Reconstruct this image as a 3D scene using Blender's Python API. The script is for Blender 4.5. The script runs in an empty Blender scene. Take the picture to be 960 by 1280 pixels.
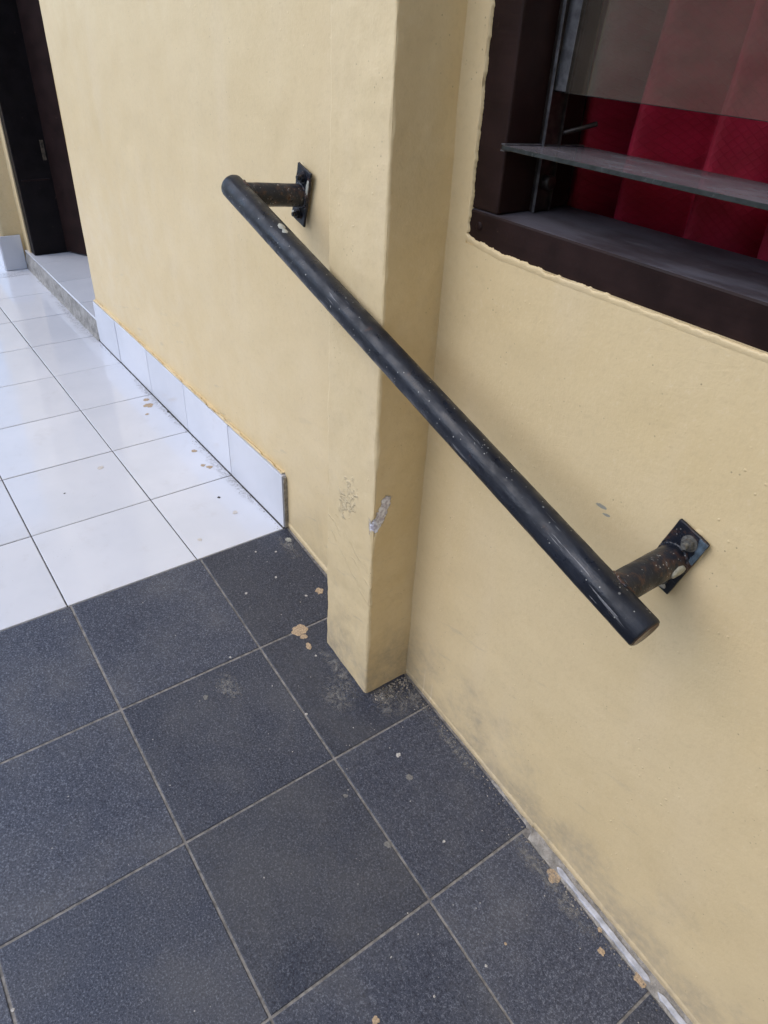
import bpy, bmesh, math, random
from mathutils import Vector, Matrix, noise

random.seed(7)
S = bpy.context.scene
COL = S.collection

# ------------------------------------------------------------------ camera
cam_d = bpy.data.cameras.new('camera')
cam = bpy.data.objects.new('camera', cam_d)
COL.objects.link(cam)
cam_d.sensor_fit = 'VERTICAL'
cam_d.sensor_height = 36.0
cam_d.sensor_width = 27.0
cam_d.lens = 895.22 / 1280 * 36.0
cam_d.clip_start = 0.02
cam_d.clip_end = 500
RGT = Vector((0.5838, 0.8107, 0.0441)).normalized()
DWN = Vector((0.4866, -0.3064, -0.8181))
FWD = RGT.cross(DWN).normalized()
DWN = FWD.cross(RGT).normalized()
CAM_M = Matrix.Identity(4)
for i in range(3):
    CAM_M[i][0] = RGT[i]; CAM_M[i][1] = -DWN[i]; CAM_M[i][2] = -FWD[i]
CAM_M[0][3], CAM_M[1][3], CAM_M[2][3] = 1.3143, -0.6918, 1.0914
cam.matrix_world = CAM_M
S.camera = cam

# ------------------------------------------------------------------ sky, sun, exposure
SUN_DIR = Vector((-0.25, -0.62, 0.75)).normalized()      # towards the sun
W = bpy.data.worlds.new('World')
S.world = W
W.use_nodes = True
wn = W.node_tree
bg = wn.nodes['Background']
sky = wn.nodes.new('ShaderNodeTexSky')
sky.sky_type = 'NISHITA'
sky.sun_disc = False
sky.sun_elevation = math.asin(SUN_DIR.z)
sky.sun_rotation = math.atan2(SUN_DIR.x, SUN_DIR.y)
sky.air_density = 1.0
sky.dust_density = 1.0
sky.ozone_density = 1.0
wn.links.new(sky.outputs[0], bg.inputs[0])
bg.inputs[1].default_value = 0.15
sun_d = bpy.data.lights.new('sun', 'SUN')
sun_d.energy = 0.6
sun_d.angle = math.radians(60)
sun_d.color = (1.0, 0.975, 0.94)
sun = bpy.data.objects.new('sun', sun_d)
COL.objects.link(sun)
sun.rotation_euler = SUN_DIR.to_track_quat('Z', 'Y').to_euler()
sun.location = SUN_DIR * 20
S.view_settings.view_transform = 'Standard'
S.view_settings.look = 'None'
S.view_settings.gamma = 1.0
S.view_settings.use_curve_mapping = False
S.cycles.max_bounces = 8
S.cycles.diffuse_bounces = 4
S.cycles.use_adaptive_sampling = True
S.cycles.adaptive_threshold = 0.015
S.cycles.glossy_bounces = 3
S.cycles.transparent_max_bounces = 12
S.view_settings.exposure = 1.06


# ------------------------------------------------------------------ node helpers
class NT:
    def __init__(self, name):
        self.m = bpy.data.materials.new(name)
        self.m.use_nodes = True
        self.t = self.m.node_tree
        self.b = self.t.nodes['Principled BSDF']
        self.out = self.t.nodes['Material Output']

    def n(self, kind, **kw):
        nd = self.t.nodes.new(kind)
        for k, v in kw.items():
            if k.startswith('i_'):
                key = k[2:]
                key = int(key) if key.isdigit() else key.replace('_', ' ')
                self.put(v, nd.inputs[key])
            else:
                setattr(nd, k, v)
        return nd

    def put(self, v, sock):
        if isinstance(v, bpy.types.NodeSocket):
            self.t.links.new(v, sock)
        elif isinstance(v, bpy.types.Node):
            self.t.links.new(v.outputs[0], sock)
        else:
            if sock.type == 'RGBA' and len(v) == 3:
                v = (*v, 1)
            sock.default_value = v

    def set(self, **kw):
        for k, v in kw.items():
            self.put(v, self.b.inputs[k.replace('_', ' ')])

    def coord(self, out='Object'):
        return self.n('ShaderNodeTexCoord').outputs[out]

    def math(self, op, a, b=0.0, c=0.0, clamp=False):
        nd = self.n('ShaderNodeMath', operation=op, use_clamp=clamp)
        self.put(a, nd.inputs[0]); self.put(b, nd.inputs[1]); self.put(c, nd.inputs[2])
        return nd.outputs[0]

    def vmath(self, op, a, b=(0, 0, 0)):
        nd = self.n('ShaderNodeVectorMath', operation=op)
        self.put(a, nd.inputs[0]); self.put(b, nd.inputs[1])
        return nd.outputs[0]

    def noise(self, vec, scale, detail=3, rough=0.55, dist=0.0):
        nd = self.n('ShaderNodeTexNoise', noise_dimensions='3D')
        self.put(vec, nd.inputs['Vector'])
        nd.inputs['Scale'].default_value = scale
        nd.inputs['Detail'].default_value = detail
        nd.inputs['Roughness'].default_value = rough
        nd.inputs['Distortion'].default_value = dist
        return nd.outputs['Fac']

    def voro(self, vec, scale, feat='F1', out='Distance', rnd=1.0):
        nd = self.n('ShaderNodeTexVoronoi', feature=feat)
        self.put(vec, nd.inputs['Vector'])
        nd.inputs['Scale'].default_value = scale
        nd.inputs['Randomness'].default_value = rnd
        return nd.outputs[out]

    def ramp(self, v, lo, hi, a=0.0, b=1.0):
        nd = self.n('ShaderNodeMapRange', interpolation_type='SMOOTHSTEP')
        self.put(v, nd.inputs[0])
        nd.inputs[1].default_value = lo; nd.inputs[2].default_value = hi
        nd.inputs[3].default_value = a; nd.inputs[4].default_value = b
        return nd.outputs[0]

    def mix(self, f, a, b, mode='MIX'):
        nd = self.n('ShaderNodeMix', data_type='RGBA', blend_type=mode)
        self.put(f, nd.inputs[0])
        self.put(a, nd.inputs[6]); self.put(b, nd.inputs[7])
        return nd.outputs[2]

    def mapping(self, vec, scale=(1, 1, 1), loc=(0, 0, 0), rot=(0, 0, 0)):
        nd = self.n('ShaderNodeMapping')
        self.put(vec, nd.inputs['Vector'])
        nd.inputs['Scale'].default_value = scale
        nd.inputs['Location'].default_value = loc
        nd.inputs['Rotation'].default_value = rot
        return nd.outputs[0]

    def rmap(self, vec, rot, scale):
        return self.mapping(self.mapping(vec, rot=rot), scale)

    def xyz(self, vec):
        nd = self.n('ShaderNodeSeparateXYZ')
        self.put(vec, nd.inputs[0])
        return nd.outputs

    def bump(self, h, dist, strength=1.0, normal=None):
        nd = self.n('ShaderNodeBump')
        self.put(h, nd.inputs['Height'])
        nd.inputs['Distance'].default_value = dist
        nd.inputs['Strength'].default_value = strength
        if normal is not None:
            self.put(normal, nd.inputs['Normal'])
        return nd.outputs[0]


def rand_vec(N, amount=17.0):
    """object coordinates shifted by the object's own random number, so copies differ"""
    r = N.n('ShaderNodeObjectInfo').outputs['Random']
    v = N.n('ShaderNodeCombineXYZ')
    N.put(N.math('MULTIPLY', r, amount), v.inputs[0])
    N.put(N.math('MULTIPLY', r, amount * 1.7), v.inputs[1])
    N.put(N.math('MULTIPLY', r, amount * 0.6), v.inputs[2])
    return N.vmath('ADD', N.coord(), v.outputs[0]), r


SLOPE = 0.14571
TS, TC = math.sin(SLOPE), math.cos(SLOPE)
M = {}


def spot(N, P, cx, cz, rx, rz, ang=0.0, nz=0.5, nscale=60):
    """soft irregular patch on a wall (x, z ellipse) with a noisy rim"""
    x = N.math('SUBTRACT', P[0], cx); z = N.math('SUBTRACT', P[2], cz)
    ca, sa = math.cos(ang), math.sin(ang)
    u = N.math('ADD', N.math('MULTIPLY', x, ca / rx), N.math('MULTIPLY', z, sa / rx))
    w = N.math('ADD', N.math('MULTIPLY', x, -sa / rz), N.math('MULTIPLY', z, ca / rz))
    d = N.math('SQRT', N.math('ADD', N.math('MULTIPLY', u, u), N.math('MULTIPLY', w, w)))
    nn = N.noise(N.coord(), nscale, 3, 0.6)
    d = N.math('ADD', d, N.math('MULTIPLY', N.math('SUBTRACT', nn, 0.5), nz * 4))
    return N.ramp(d, 1.0, 0.75)


def wall_paint(name, pil=False):
    N = NT(name)
    P0 = N.coord()
    P = N.xyz(P0)
    c = (0.680, 0.532, 0.298)
    big = N.noise(P0, 2.2, 4, 0.6)
    col = N.mix(N.ramp(big, 0.3, 0.7), c, (0.722, 0.578, 0.345))
    # rolled / brushed streaks
    st = N.noise(N.rmap(P0, (0, 0.12, 0), (5, 5, 22)), 1.5, 2, 0.6)
    col = N.mix(N.ramp(st, 0.35, 0.75, 0, 0.10), col, (0.64, 0.495, 0.270))
    pal = N.noise(N.mapping(P0, (6, 6, 1.2), rot=(0, -0.5, 0)), 1.6, 3, 0.5)
    col = N.mix(N.ramp(pal, 0.5, 0.8, 0, 0.35), col, (0.74, 0.605, 0.405))
    # height above the floor or ramp
    ramp_h = N.math('ADD', P[2], N.math('MULTIPLY', N.math('MAXIMUM', P[0], 0.0), TS / TC))
    dn = N.noise(P0, 9, 5, 0.65)
    dfine = N.noise(P0, 70, 3, 0.6)
    h2 = N.math('ADD', ramp_h, N.math('MULTIPLY', N.math('SUBTRACT', dn, 0.5), 0.5))
    dirt = N.math('MULTIPLY', N.ramp(h2, 0.17, -0.03), N.ramp(dfine, 0.25, 0.7, 0.35, 0.9))
    if not pil:
        on = N.ramp(P[0], 0.05, 0.3, 0.25, 1.0)
        dirt = N.math('MULTIPLY', dirt, on)
    col = N.mix(N.math('MULTIPLY', dirt, 0.66), col, (0.27, 0.24, 0.20))
    # splash specks of mud low on the wall
    vd = N.voro(P0, 95, out='Distance')
    sp = N.math('MULTIPLY', N.ramp(vd, 0.13, 0.07), N.ramp(N.noise(P0, 14, 2), 0.52, 0.66))
    col = N.mix(N.math('MULTIPLY', sp, 0.55), col, (0.16, 0.12, 0.08))
    if not pil:
        # small blue-grey scuff, two pale runs of fresh paint, hairline cracks
        s1 = spot(N, P, 0.866, 0.571, 0.010, 0.0030, 0.05, 0.3, 150)
        s2 = spot(N, P, 0.877, 0.563, 0.007, 0.0022, 0.1, 0.3, 170)
        sc = N.math('MAXIMUM', s1, s2)
        col = N.mix(N.math('MULTIPLY', sc, 0.8), col, (0.2, 0.24, 0.25))
        for (x, z0) in ((0.567, -0.005), (0.592, -0.015)):
            w = N.math('ABSOLUTE', N.math('SUBTRACT', P[0], x))
            ln = N.math('MULTIPLY', N.ramp(w, 0.0022, 0.0012), N.ramp(P[2], z0, z0 - 0.03))
            col = N.mix(N.math('MULTIPLY', ln, 0.7), col, (0.72, 0.6, 0.42))

    # fine mottling of thin paint over plaster
    fm = N.noise(P0, 85, 4, 0.7)
    col = N.mix(N.ramp(fm, 0.48, 0.72, 0, 0.22), col, (0.52, 0.40, 0.235))
    col = N.mix(N.ramp(fm, 0.46, 0.28, 0, 0.25), col, (0.78, 0.65, 0.45))
    pt = N.noise(P0, 1.3, 3, 0.6, 0.6)
    col = N.mix(N.ramp(pt, 0.50, 0.56, 0, 0.12), col, (0.78, 0.63, 0.40))
    # grey rubbed marks, longest along the wall
    rb = N.noise(N.rmap(P0, (0, 0.25, 0), (7, 7, 34)), 1.2, 4, 0.65)
    rb = N.math('MULTIPLY', N.ramp(rb, 0.60, 0.72), N.ramp(ramp_h, 0.55, 0.05))
    col = N.mix(N.math('MULTIPLY', rb, 0.30), col, (0.30, 0.275, 0.24))
    # relief
    b1 = N.noise(P0, 9, 1, 0.5)
    b2 = N.noise(N.rmap(P0, (0, 0.15, 0), (7, 7, 60)), 1.5, 2, 0.6)
    b3 = N.noise(P0, 230, 1, 0.6)
    rid = N.noise(N.rmap(P0, (0, 0.16, 0), (3.5, 3.5, 26)), 1.3, 1, 0.5, 0.0)
    rline = N.ramp(N.math('ABSOLUTE', N.math('SUBTRACT', rid, 0.5)), 0.016, 0.0)
    rline = N.math('MULTIPLY', rline, N.ramp(N.noise(P0, 6, 2), 0.5, 0.62))
    pim = N.math('MULTIPLY', N.ramp(N.voro(P0, 70), 0.16, 0.03), N.ramp(N.noise(P0, 8, 2), 0.5, 0.65))
    nrm = N.bump(b1, 0.008, 0.4)
    nrm = N.bump(b2, 0.0005, 0.4, nrm)
    nrm = N.bump(b3, 0.0006, 0.5, nrm)
    nrm = N.bump(rline, 0.00012, 0.5, nrm)
    nrm = N.bump(pim, 0.0007, 0.8, nrm)
    rough = N.ramp(N.noise(P0, 20, 3), 0.3, 0.7, 0.42, 0.6)
    if pil:
        # chipped corner: bare lilac-white plaster
        rag = N.noise(P0, 75, 4, 0.7)
        y = P[1]
        u = N.math('ADD', N.math('MULTIPLY', N.math('ADD', y, 0.078), 1 / 0.021), 0.0)
        zc = N.math('SUBTRACT', P[2], N.math('ADD', 0.372, N.math('MULTIPLY', N.math('ADD', y, 0.08), 1.45)))
        wv = N.math('MULTIPLY', zc, 1 / 0.027)
        d = N.math('SQRT', N.math('ADD', N.math('MULTIPLY', u, u), N.math('MULTIPLY', wv, wv)))
        d = N.math('ADD', d, N.math('MULTIPLY', N.math('SUBTRACT', rag, 0.5), 1.7))
        chip = N.math('MULTIPLY', N.ramp(d, 0.98, 0.84), N.ramp(P[0], 0.492, 0.499))
        pc = N.mix(N.ramp(N.noise(P0, 130, 3), 0.4, 0.62), (0.55, 0.52, 0.60), (0.90, 0.90, 0.96))
        pc = N.mix(N.ramp(N.noise(P0, 100, 2), 0.66, 0.72, 0, 0.5), pc, (0.42, 0.34, 0.2))
        col = N.mix(chip, col, pc)
        nrm = N.bump(chip, 0.0025, 0.9, nrm) if False else N.bump(N.math('MULTIPLY', chip, N.math('SUBTRACT', rag, 1.4)), 0.004, 0.9, nrm)
        # pecked patch on the front face
        f = N.math('MULTIPLY', spot(N, P, 0.425, 0.365, 0.024, 0.05, -0.35, 0.55, 55), N.ramp(y, -0.088, -0.092))
        pk = N.math('MULTIPLY', f, N.ramp(N.noise(P0, 120, 4, 0.7), 0.42, 0.6))
        nrm = N.bump(pk, 0.0016, 0.9, nrm)
        col = N.mix(N.math('MULTIPLY', pk, 0.35), col, (0.68, 0.58, 0.4))
        # diagonal trowel scars
        for (za, sl) in ((0.325, -0.62), (0.275, -0.75), (0.295, -0.55)):
            dd = N.math('SUBTRACT', N.math('ADD', P[2], N.math('MULTIPLY', N.math('SUBTRACT', P[0], 0.36), -sl)), za)
            dd = N.math('ADD', dd, N.math('MULTIPLY', N.math('SUBTRACT', N.noise(P0, 25, 2), 0.5), 0.03))
            dd = N.math('ABSOLUTE', dd)
            rl = N.math('MULTIPLY', N.ramp(dd, 0.0028, 0.0004), N.ramp(N.noise(P0, 30, 2), 0.42, 0.55))
            nrm = N.bump(N.math('MULTIPLY', rl, N.ramp(y, -0.088, -0.092)), 0.0011, 0.8, nrm)
    N.set(Base_Color=col, Roughness=rough, Normal=nrm)
    N.b.inputs['Specular IOR Level'].default_value = 0.35
    return N.m


def flat(name, c, rough=0.6, metal=0.0, nscale=60, var=0.25, bump=0.0006, spec=0.5):
    N = NT(name)
    P0 = N.coord()
    n1 = N.noise(P0, nscale, 4, 0.6)
    dark = tuple(v * (1 - var) for v in c); lite = tuple(min(1, v * (1 + var)) for v in c)
    N.set(Base_Color=N.mix(N.ramp(n1, 0.3, 0.7), dark, lite),
          Roughness=N.ramp(N.noise(P0, nscale * 0.4, 3), 0.3, 0.7, rough - 0.08, rough + 0.08),
          Metallic=metal, Normal=N.bump(n1, bump, 0.7))
    N.b.inputs['Specular IOR Level'].default_value = spec
    return N.m


def dark_tile():
    N = NT('dark_tile')
    P, r = rand_vec(N)
    g1 = N.noise(P, 300, 2, 0.7)
    g2 = N.noise(P, 560, 1, 0.6)
    gr = N.math('ADD', N.math('MULTIPLY', g1, 0.65), N.math('MULTIPLY', g2, 0.35))
    c = N.mix(N.ramp(gr, 0.36, 0.52), (0.016, 0.020, 0.035), (0.053, 0.061, 0.088))
    c = N.mix(N.ramp(gr, 0.53, 0.64), c, (0.145, 0.158, 0.195))
    lite = N.noise(P, 5, 4, 0.6)
    c = N.mix(N.ramp(lite, 0.42, 0.75, 0, 0.30), c, (0.15, 0.145, 0.14))     # trodden-in dust
    tint = N.ramp(r, 0.0, 1.0, 0.74, 1.16)
    hs = N.n('ShaderNodeHueSaturation'); N.put(c, hs.inputs['Color']); N.put(tint, hs.inputs['Value'])
    c = hs.outputs[0]
    dots = N.math('MULTIPLY', N.ramp(N.voro(P, 55), 0.075, 0.05), N.ramp(N.noise(P, 25, 2), 0.56, 0.62))
    c = N.mix(N.math('MULTIPLY', dots, 0.8), c, (0.5, 0.48, 0.44))
    scr = N.noise(N.mapping(P, (90, 5, 5), rot=(0, 0, 0.9)), 1.0, 3, 0.6)
    scr = N.math('MULTIPLY', N.ramp(scr, 0.70, 0.76), N.ramp(N.noise(P, 6, 2), 0.55, 0.65))
    c = N.mix(N.math('MULTIPLY', scr, 0.35), c, (0.3, 0.3, 0.3))
    N.set(Base_Color=c, Roughness=N.ramp(lite, 0.3, 0.7, 0.33, 0.56), Normal=N.bump(gr, 0.0007, 0.55))
    N.b.inputs['Specular IOR Level'].default_value = 0.45
    return N.m


def white_tile(name='white_tile'):
    N = NT(name)
    P, r = rand_vec(N)
    n1 = N.noise(P, 4, 4, 0.6)
    c = N.mix(N.ramp(n1, 0.35, 0.7), (0.655, 0.665, 0.712), (0.605, 0.62, 0.67))
    sm = N.math('MULTIPLY', N.ramp(N.noise(P, 13, 5, 0.7), 0.56, 0.75), 0.28)
    c = N.mix(sm, c, (0.50, 0.49, 0.50))
    tint = N.ramp(r, 0.0, 1.0, 0.95, 1.03)
    hs = N.n('ShaderNodeHueSaturation'); N.put(c, hs.inputs['Color']); N.put(tint, hs.inputs['Value'])
    sp = N.math('MULTIPLY', N.ramp(N.voro(P, 90), 0.07, 0.05), N.ramp(N.noise(P, 12, 2), 0.58, 0.66))
    c = N.mix(N.math('MULTIPLY', sp, 0.7), hs.outputs[0], (0.22, 0.18, 0.14))
    N.set(Base_Color=c, Roughness=N.ramp(N.noise(P, 9, 4), 0.3, 0.75, 0.06, 0.15),
          Normal=N.bump(N.noise(P, 6, 2), 0.0012, 0.35))
    return N.m


def wood(name, c=(0.0135, 0.0062, 0.0055), dust=0.75, rough=0.5):
    N = NT(name)
    P0 = N.coord()
    n1 = N.noise(N.mapping(P0, (18, 18, 18)), 1.0, 4, 0.6)
    gx = N.noise(N.mapping(P0, (3, 90, 90)), 1.2, 4, 0.6)
    col = N.mix(N.ramp(n1, 0.3, 0.7), c, tuple(v * 1.7 for v in c))
    wear = N.math('MULTIPLY', N.ramp(N.noise(P0, 45, 4, 0.7), 0.66, 0.74), 0.5)
    col = N.mix(wear, col, (0.10, 0.06, 0.045))
    nz = N.xyz(N.n('ShaderNodeNewGeometry').outputs['Normal'])[2]
    dn = N.noise(N.mapping(P0, (4, 11, 8)), 1.6, 5, 0.65)
    du = N.math('MULTIPLY', N.ramp(nz, 0.75, 0.97), N.ramp(dn, 0.32, 0.62, 0.35, 1.0))
    du = N.math('MULTIPLY', du, dust)
    col = N.mix(du, col, (0.115, 0.11, 0.13))
    N.set(Base_Color=col, Roughness=N.math('ADD', N.ramp(n1, 0.3, 0.7, rough - 0.06, rough + 0.08), N.math('MULTIPLY', du, 0.4)),
          Normal=N.bump(gx, 0.0008, 0.6, N.bump(n1, 0.002, 0.5)))
    N.b.inputs['Specular IOR Level'].default_value = 0.16
    return N.m


def black_paint(name, rust=0.0):
    N = NT(name)
    P0 = N.coord()
    n1 = N.noise(P0, 16, 4, 0.6)
    c = N.mix(N.ramp(n1, 0.3, 0.7), (0.0055, 0.0072, 0.0125), (0.014, 0.0175, 0.027))
    du = N.noise(N.rmap(P0, (0, -0.287, 0), (6, 60, 60)), 1.4, 4, 0.65)
    c = N.mix(N.ramp(du, 0.54, 0.74, 0, 0.22), c, (0.052, 0.058, 0.074))
    rn = N.noise(P0, 60, 5, 0.7)
    rf = N.ramp(rn, 0.62 - 0.2 * rust, 0.74 - 0.2 * rust)
    c = N.mix(N.math('MULTIPLY', rf, 0.35 + 0.4 * rust), c, (0.085, 0.042, 0.026))
    v1 = N.math('MULTIPLY', N.ramp(N.voro(P0, 150), 0.16, 0.10), N.ramp(N.noise(P0, 55, 3, 0.6), 0.50, 0.60))
    c = N.mix(N.math('MULTIPLY', v1, 0.85), c, (0.36, 0.36, 0.34))
    v2 = N.math('MULTIPLY', N.ramp(N.voro(N.mapping(P0, loc=(3, 1, 2)), 42), 0.07, 0.055), N.ramp(N.noise(P0, 20, 1), 0.5, 0.56))
    c = N.mix(N.math('MULTIPLY', v2, 0.6), c, (0.5, 0.49, 0.46))
    sc = N.noise(N.rmap(P0, (0, -0.33, 0), (9, 170, 170)), 1.0, 3, 0.7)
    sc = N.math('MULTIPLY', N.ramp(sc, 0.62, 0.68), N.ramp(N.noise(P0, 12, 2), 0.48, 0.58))
    c = N.mix(N.math('MULTIPLY', sc, 0.65), c, (0.22, 0.22, 0.23))
    N.set(Base_Color=c, Roughness=N.ramp(N.noise(P0, 40, 4), 0.35, 0.65, 0.27, 0.56),
          Specular_IOR_Level=0.36, Normal=N.bump(N.noise(P0, 240, 2), 0.0006, 0.5, N.bump(du, 0.0012, 0.6, N.bump(N.noise(P0, 34, 2), 0.0011, 0.5))))
    return N.m


def glass(name, tint=(0.9, 0.92, 0.9), dust=0.10, dcol=(0.42, 0.37, 0.33)):
    N = NT(name)
    N.t.nodes.remove(N.b)
    P0 = N.coord()
    tr = N.n('ShaderNodeBsdfTransparent', i_Color=tint)
    gl = N.n('ShaderNodeBsdfGlossy', i_Color=(1, 1, 1), i_Roughness=0.03)
    fr = N.n('ShaderNodeFresnel', i_IOR=1.5)
    m1 = N.n('ShaderNodeMixShader')
    N.put(N.math('MULTIPLY', fr.outputs[0], 0.9, clamp=True), m1.inputs[0])
    N.put(tr.outputs[0], m1.inputs[1]); N.put(gl.outputs[0], m1.inputs[2])
    df = N.n('ShaderNodeBsdfDiffuse', i_Color=dcol)
    m2 = N.n('ShaderNodeMixShader')
    dn = N.noise(N.mapping(P0, (4, 9, 9)), 2.0, 5, 0.65)
    N.put(N.ramp(dn, 0.25, 0.75, dust * 0.6, dust * 1.3), m2.inputs[0])
    N.put(m1.outputs[0], m2.inputs[1]); N.put(df.outputs[0], m2.inputs[2])
    N.put(m2.outputs[0], N.out.inputs[0])
    return N.m


def curtain_mat():
    N = NT('curtain_cloth')
    P0 = N.coord('UV')
    # woven diamond lattice
    a = N.mapping(P0, (125, 125, 1), rot=(0, 0, math.radians(45)))
    s = N.xyz(a)
    la = N.math('ABSOLUTE', N.math('SUBTRACT', N.math('FRACT', s[0]), 0.5))
    lb = N.math('ABSOLUTE', N.math('SUBTRACT', N.math('FRACT', s[1]), 0.5))
    lat = N.ramp(N.math('MINIMUM', la, lb), 0.09, 0.02)
    n1 = N.noise(N.mapping(P0, (30, 30, 30)), 1.0, 4, 0.6)
    c = N.mix(N.ramp(n1, 0.3, 0.7), (0.31, 0.002, 0.022), (0.42, 0.004, 0.036))
    c = N.mix(N.math('MULTIPLY', lat, 0.15), c, (0.20, 0.002, 0.022))
    wv = N.noise(N.mapping(P0, (700, 700, 1)), 1.0, 2, 0.6)
    N.set(Base_Color=c, Roughness=0.7, Normal=N.bump(wv, 0.0004, 0.5, N.bump(lat, 0.001, 0.5)))
    N.b.inputs['Sheen Weight'].default_value = 0.05
    N.b.inputs['Sheen Tint'].default_value = (1.0, 0.35, 0.45, 1)
    return N.m


def concrete(name, c=(0.30, 0.28, 0.25), var=0.5, scale=30):
    N = NT(name)
    P0 = N.coord()
    n1 = N.noise(P0, scale, 6, 0.7)
    n2 = N.noise(P0, scale * 6, 3, 0.6)
    col = N.mix(N.ramp(n1, 0.3, 0.7), tuple(v * (1 - var) for v in c), tuple(min(.9, v * (1 + var)) for v in c))
    col = N.mix(N.ramp(n2, 0.58, 0.7, 0, 0.5), col, tuple(v * 0.4 for v in c))
    N.set(Base_Color=col, Roughness=0.85, Normal=N.bump(n2, 0.001, 0.8, N.bump(n1, 0.006, 0.7)))
    N.b.inputs['Specular IOR Level'].default_value = 0.25
    return N.m


def film(name, c, dens):
    N = NT(name)
    P, r = rand_vec(N)
    uv = N.coord('UV')
    ln = N.n('ShaderNodeVectorMath', operation='LENGTH'); N.put(uv, ln.inputs[0])
    fall = N.ramp(N.math('ADD', ln.outputs['Value'], N.math('MULTIPLY', N.math('SUBTRACT', N.noise(P, 26, 3, 0.6), 0.5), 1.3)), 0.95, 0.2)
    a = N.math('MULTIPLY', fall, N.ramp(N.noise(P, 120, 4, 0.7), 0.38, 0.66))
    N.set(Base_Color=c, Roughness=0.9, Alpha=N.math('MULTIPLY', a, dens))
    N.b.inputs['Specular IOR Level'].default_value = 0.1
    return N.m


M['dust'] = film('pale_dust_film', (0.30, 0.29, 0.275), 0.55)
M['grime'] = film('brown_grime_film', (0.20, 0.18, 0.16), 0.33)
M['wall'] = wall_paint('cream_wall_paint')
M['pil'] = wall_paint('cream_pilaster_paint', True)
M['dark'] = dark_tile()
M['white'] = white_tile()
M['grout_d'] = flat('pale_grout', (0.22, 0.207, 0.195), 0.85, nscale=90, var=0.35, spec=0.2)
M['grout_w'] = flat('grey_grout', (0.085, 0.08, 0.08), 0.85, nscale=60, var=0.5, spec=0.2)
M['wood'] = wood('brown_painted_wood')
M['wood_d'] = wood('dark_brown_door_wood', (0.007, 0.005, 0.0055), 0.25)
M['rail'] = black_paint('black_pipe_paint')
M['bracket'] = black_paint('black_bracket_paint', 0.55)
M['weld'] = black_paint('rusty_weld', 1.2)
M['bolt'] = flat('grey_bolt_metal', (0.17, 0.165, 0.15), 0.5, 0.5, 150, 0.45)
M['grey_paint'] = flat('grey_green_paint_patch', (0.37, 0.37, 0.32), 0.55, 0, 120, 0.2)
M['blue_paint'] = flat('blue_grey_paint_patch', (0.075, 0.105, 0.135), 0.4, 0, 120, 0.4)
M['glass'] = glass('window_glass', dust=0.06, dcol=(0.40, 0.32, 0.25))
M['glass_d'] = glass('dusty_glass', (0.6, 0.6, 0.62), dust=0.52, dcol=(0.21, 0.19, 0.205))
M['glass_e'] = flat('glass_cut_edge', (0.03, 0.035, 0.035), 0.25, 0, 90, 0.3)
M['alu'] = flat('dull_aluminium', (0.14, 0.14, 0.15), 0.45, 0.6, 80, 0.35)
M['chan'] = flat('brown_metal_channel', (0.028, 0.021, 0.018), 0.4, 0.3, 90, 0.5)
M['curtain'] = curtain_mat()
M['conc'] = concrete('bare_mortar', (0.27, 0.245, 0.21))
M['conc_l'] = concrete('pale_mortar', (0.31, 0.29, 0.265), 0.35, 60)
M['ground'] = concrete('yard_ground', (0.32, 0.28, 0.23), 0.4, 6)
M['tan'] = flat('tan_paint_splash', (0.42, 0.31, 0.20), 0.65, 0, 260, 0.35)
M['pale'] = flat('pale_paint_splash', (0.46, 0.44, 0.41), 0.65, 0, 260, 0.3)
M['soot'] = flat('dark_speck', (0.03, 0.025, 0.02), 0.7, 0, 200, 0.3)
M['room'] = flat('room_plaster', (0.20, 0.17, 0.12), 0.8, 0, 8, 0.15)
M['soffit'] = flat('pale_soffit', (0.55, 0.5, 0.42), 0.7, 0, 5, 0.1)
M['yard_wall'] = concrete('brown_render', (0.52, 0.39, 0.28), 0.2, 3)
M['wing'] = flat('pale_cream_paint', (0.76, 0.66, 0.47), 0.6, 0, 5, 0.06)
M['strip'] = flat('dirty_glazed_strip', (0.47, 0.48, 0.53), 0.4, 0, 50, 0.28)
M['riser'] = concrete('grey_riser_render', (0.30, 0.29, 0.275), 0.28, 22)
M['dim'] = flat('dull_grey_splash', (0.17, 0.165, 0.155), 0.7, 0, 260, 0.35)
M['faint'] = flat('faint_tan_splash', (0.56, 0.52, 0.48), 0.5, 0, 260, 0.15)
M['brass'] = flat('worn_hinge', (0.10, 0.075, 0.05), 0.6, 0.2, 60, 0.7)
M['scratch'] = flat('bare_scratch', (0.20, 0.20, 0.21), 0.5, 0.3, 300, 0.5)


# ------------------------------------------------------------------ mesh helpers
def mesh_obj(name, verts, faces, mat, parent=None, smooth=False, loc=None):
    me = bpy.data.meshes.new(name)
    me.from_pydata([tuple(v) for v in verts], [], faces)
    me.update()
    if smooth:
        me.polygons.foreach_set('use_smooth', [True] * len(me.polygons))
    return link(name, me, mat, parent, loc)


def link(name, me, mat=None, parent=None, loc=None):
    o = bpy.data.objects.new(name, me)
    if mat is not None and len(me.materials) == 0:
        me.materials.append(M[mat] if isinstance(mat, str) else mat)
    COL.objects.link(o)
    if parent is not None:
        o.parent = parent
    if loc is not None:
        o.location = loc
    return o


def empty(name, loc=(0, 0, 0), parent=None):
    o = bpy.data.objects.new(name, None)
    COL.objects.link(o)
    o.location = loc
    o.empty_display_size = 0.1
    if parent is not None:
        o.parent = parent
    return o


def tag(o, label=None, cat=None, kind=None, group=None):
    if label: o['label'] = label
    if cat: o['category'] = cat
    if kind: o['kind'] = kind
    if group: o['group'] = group
    return o


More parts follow.
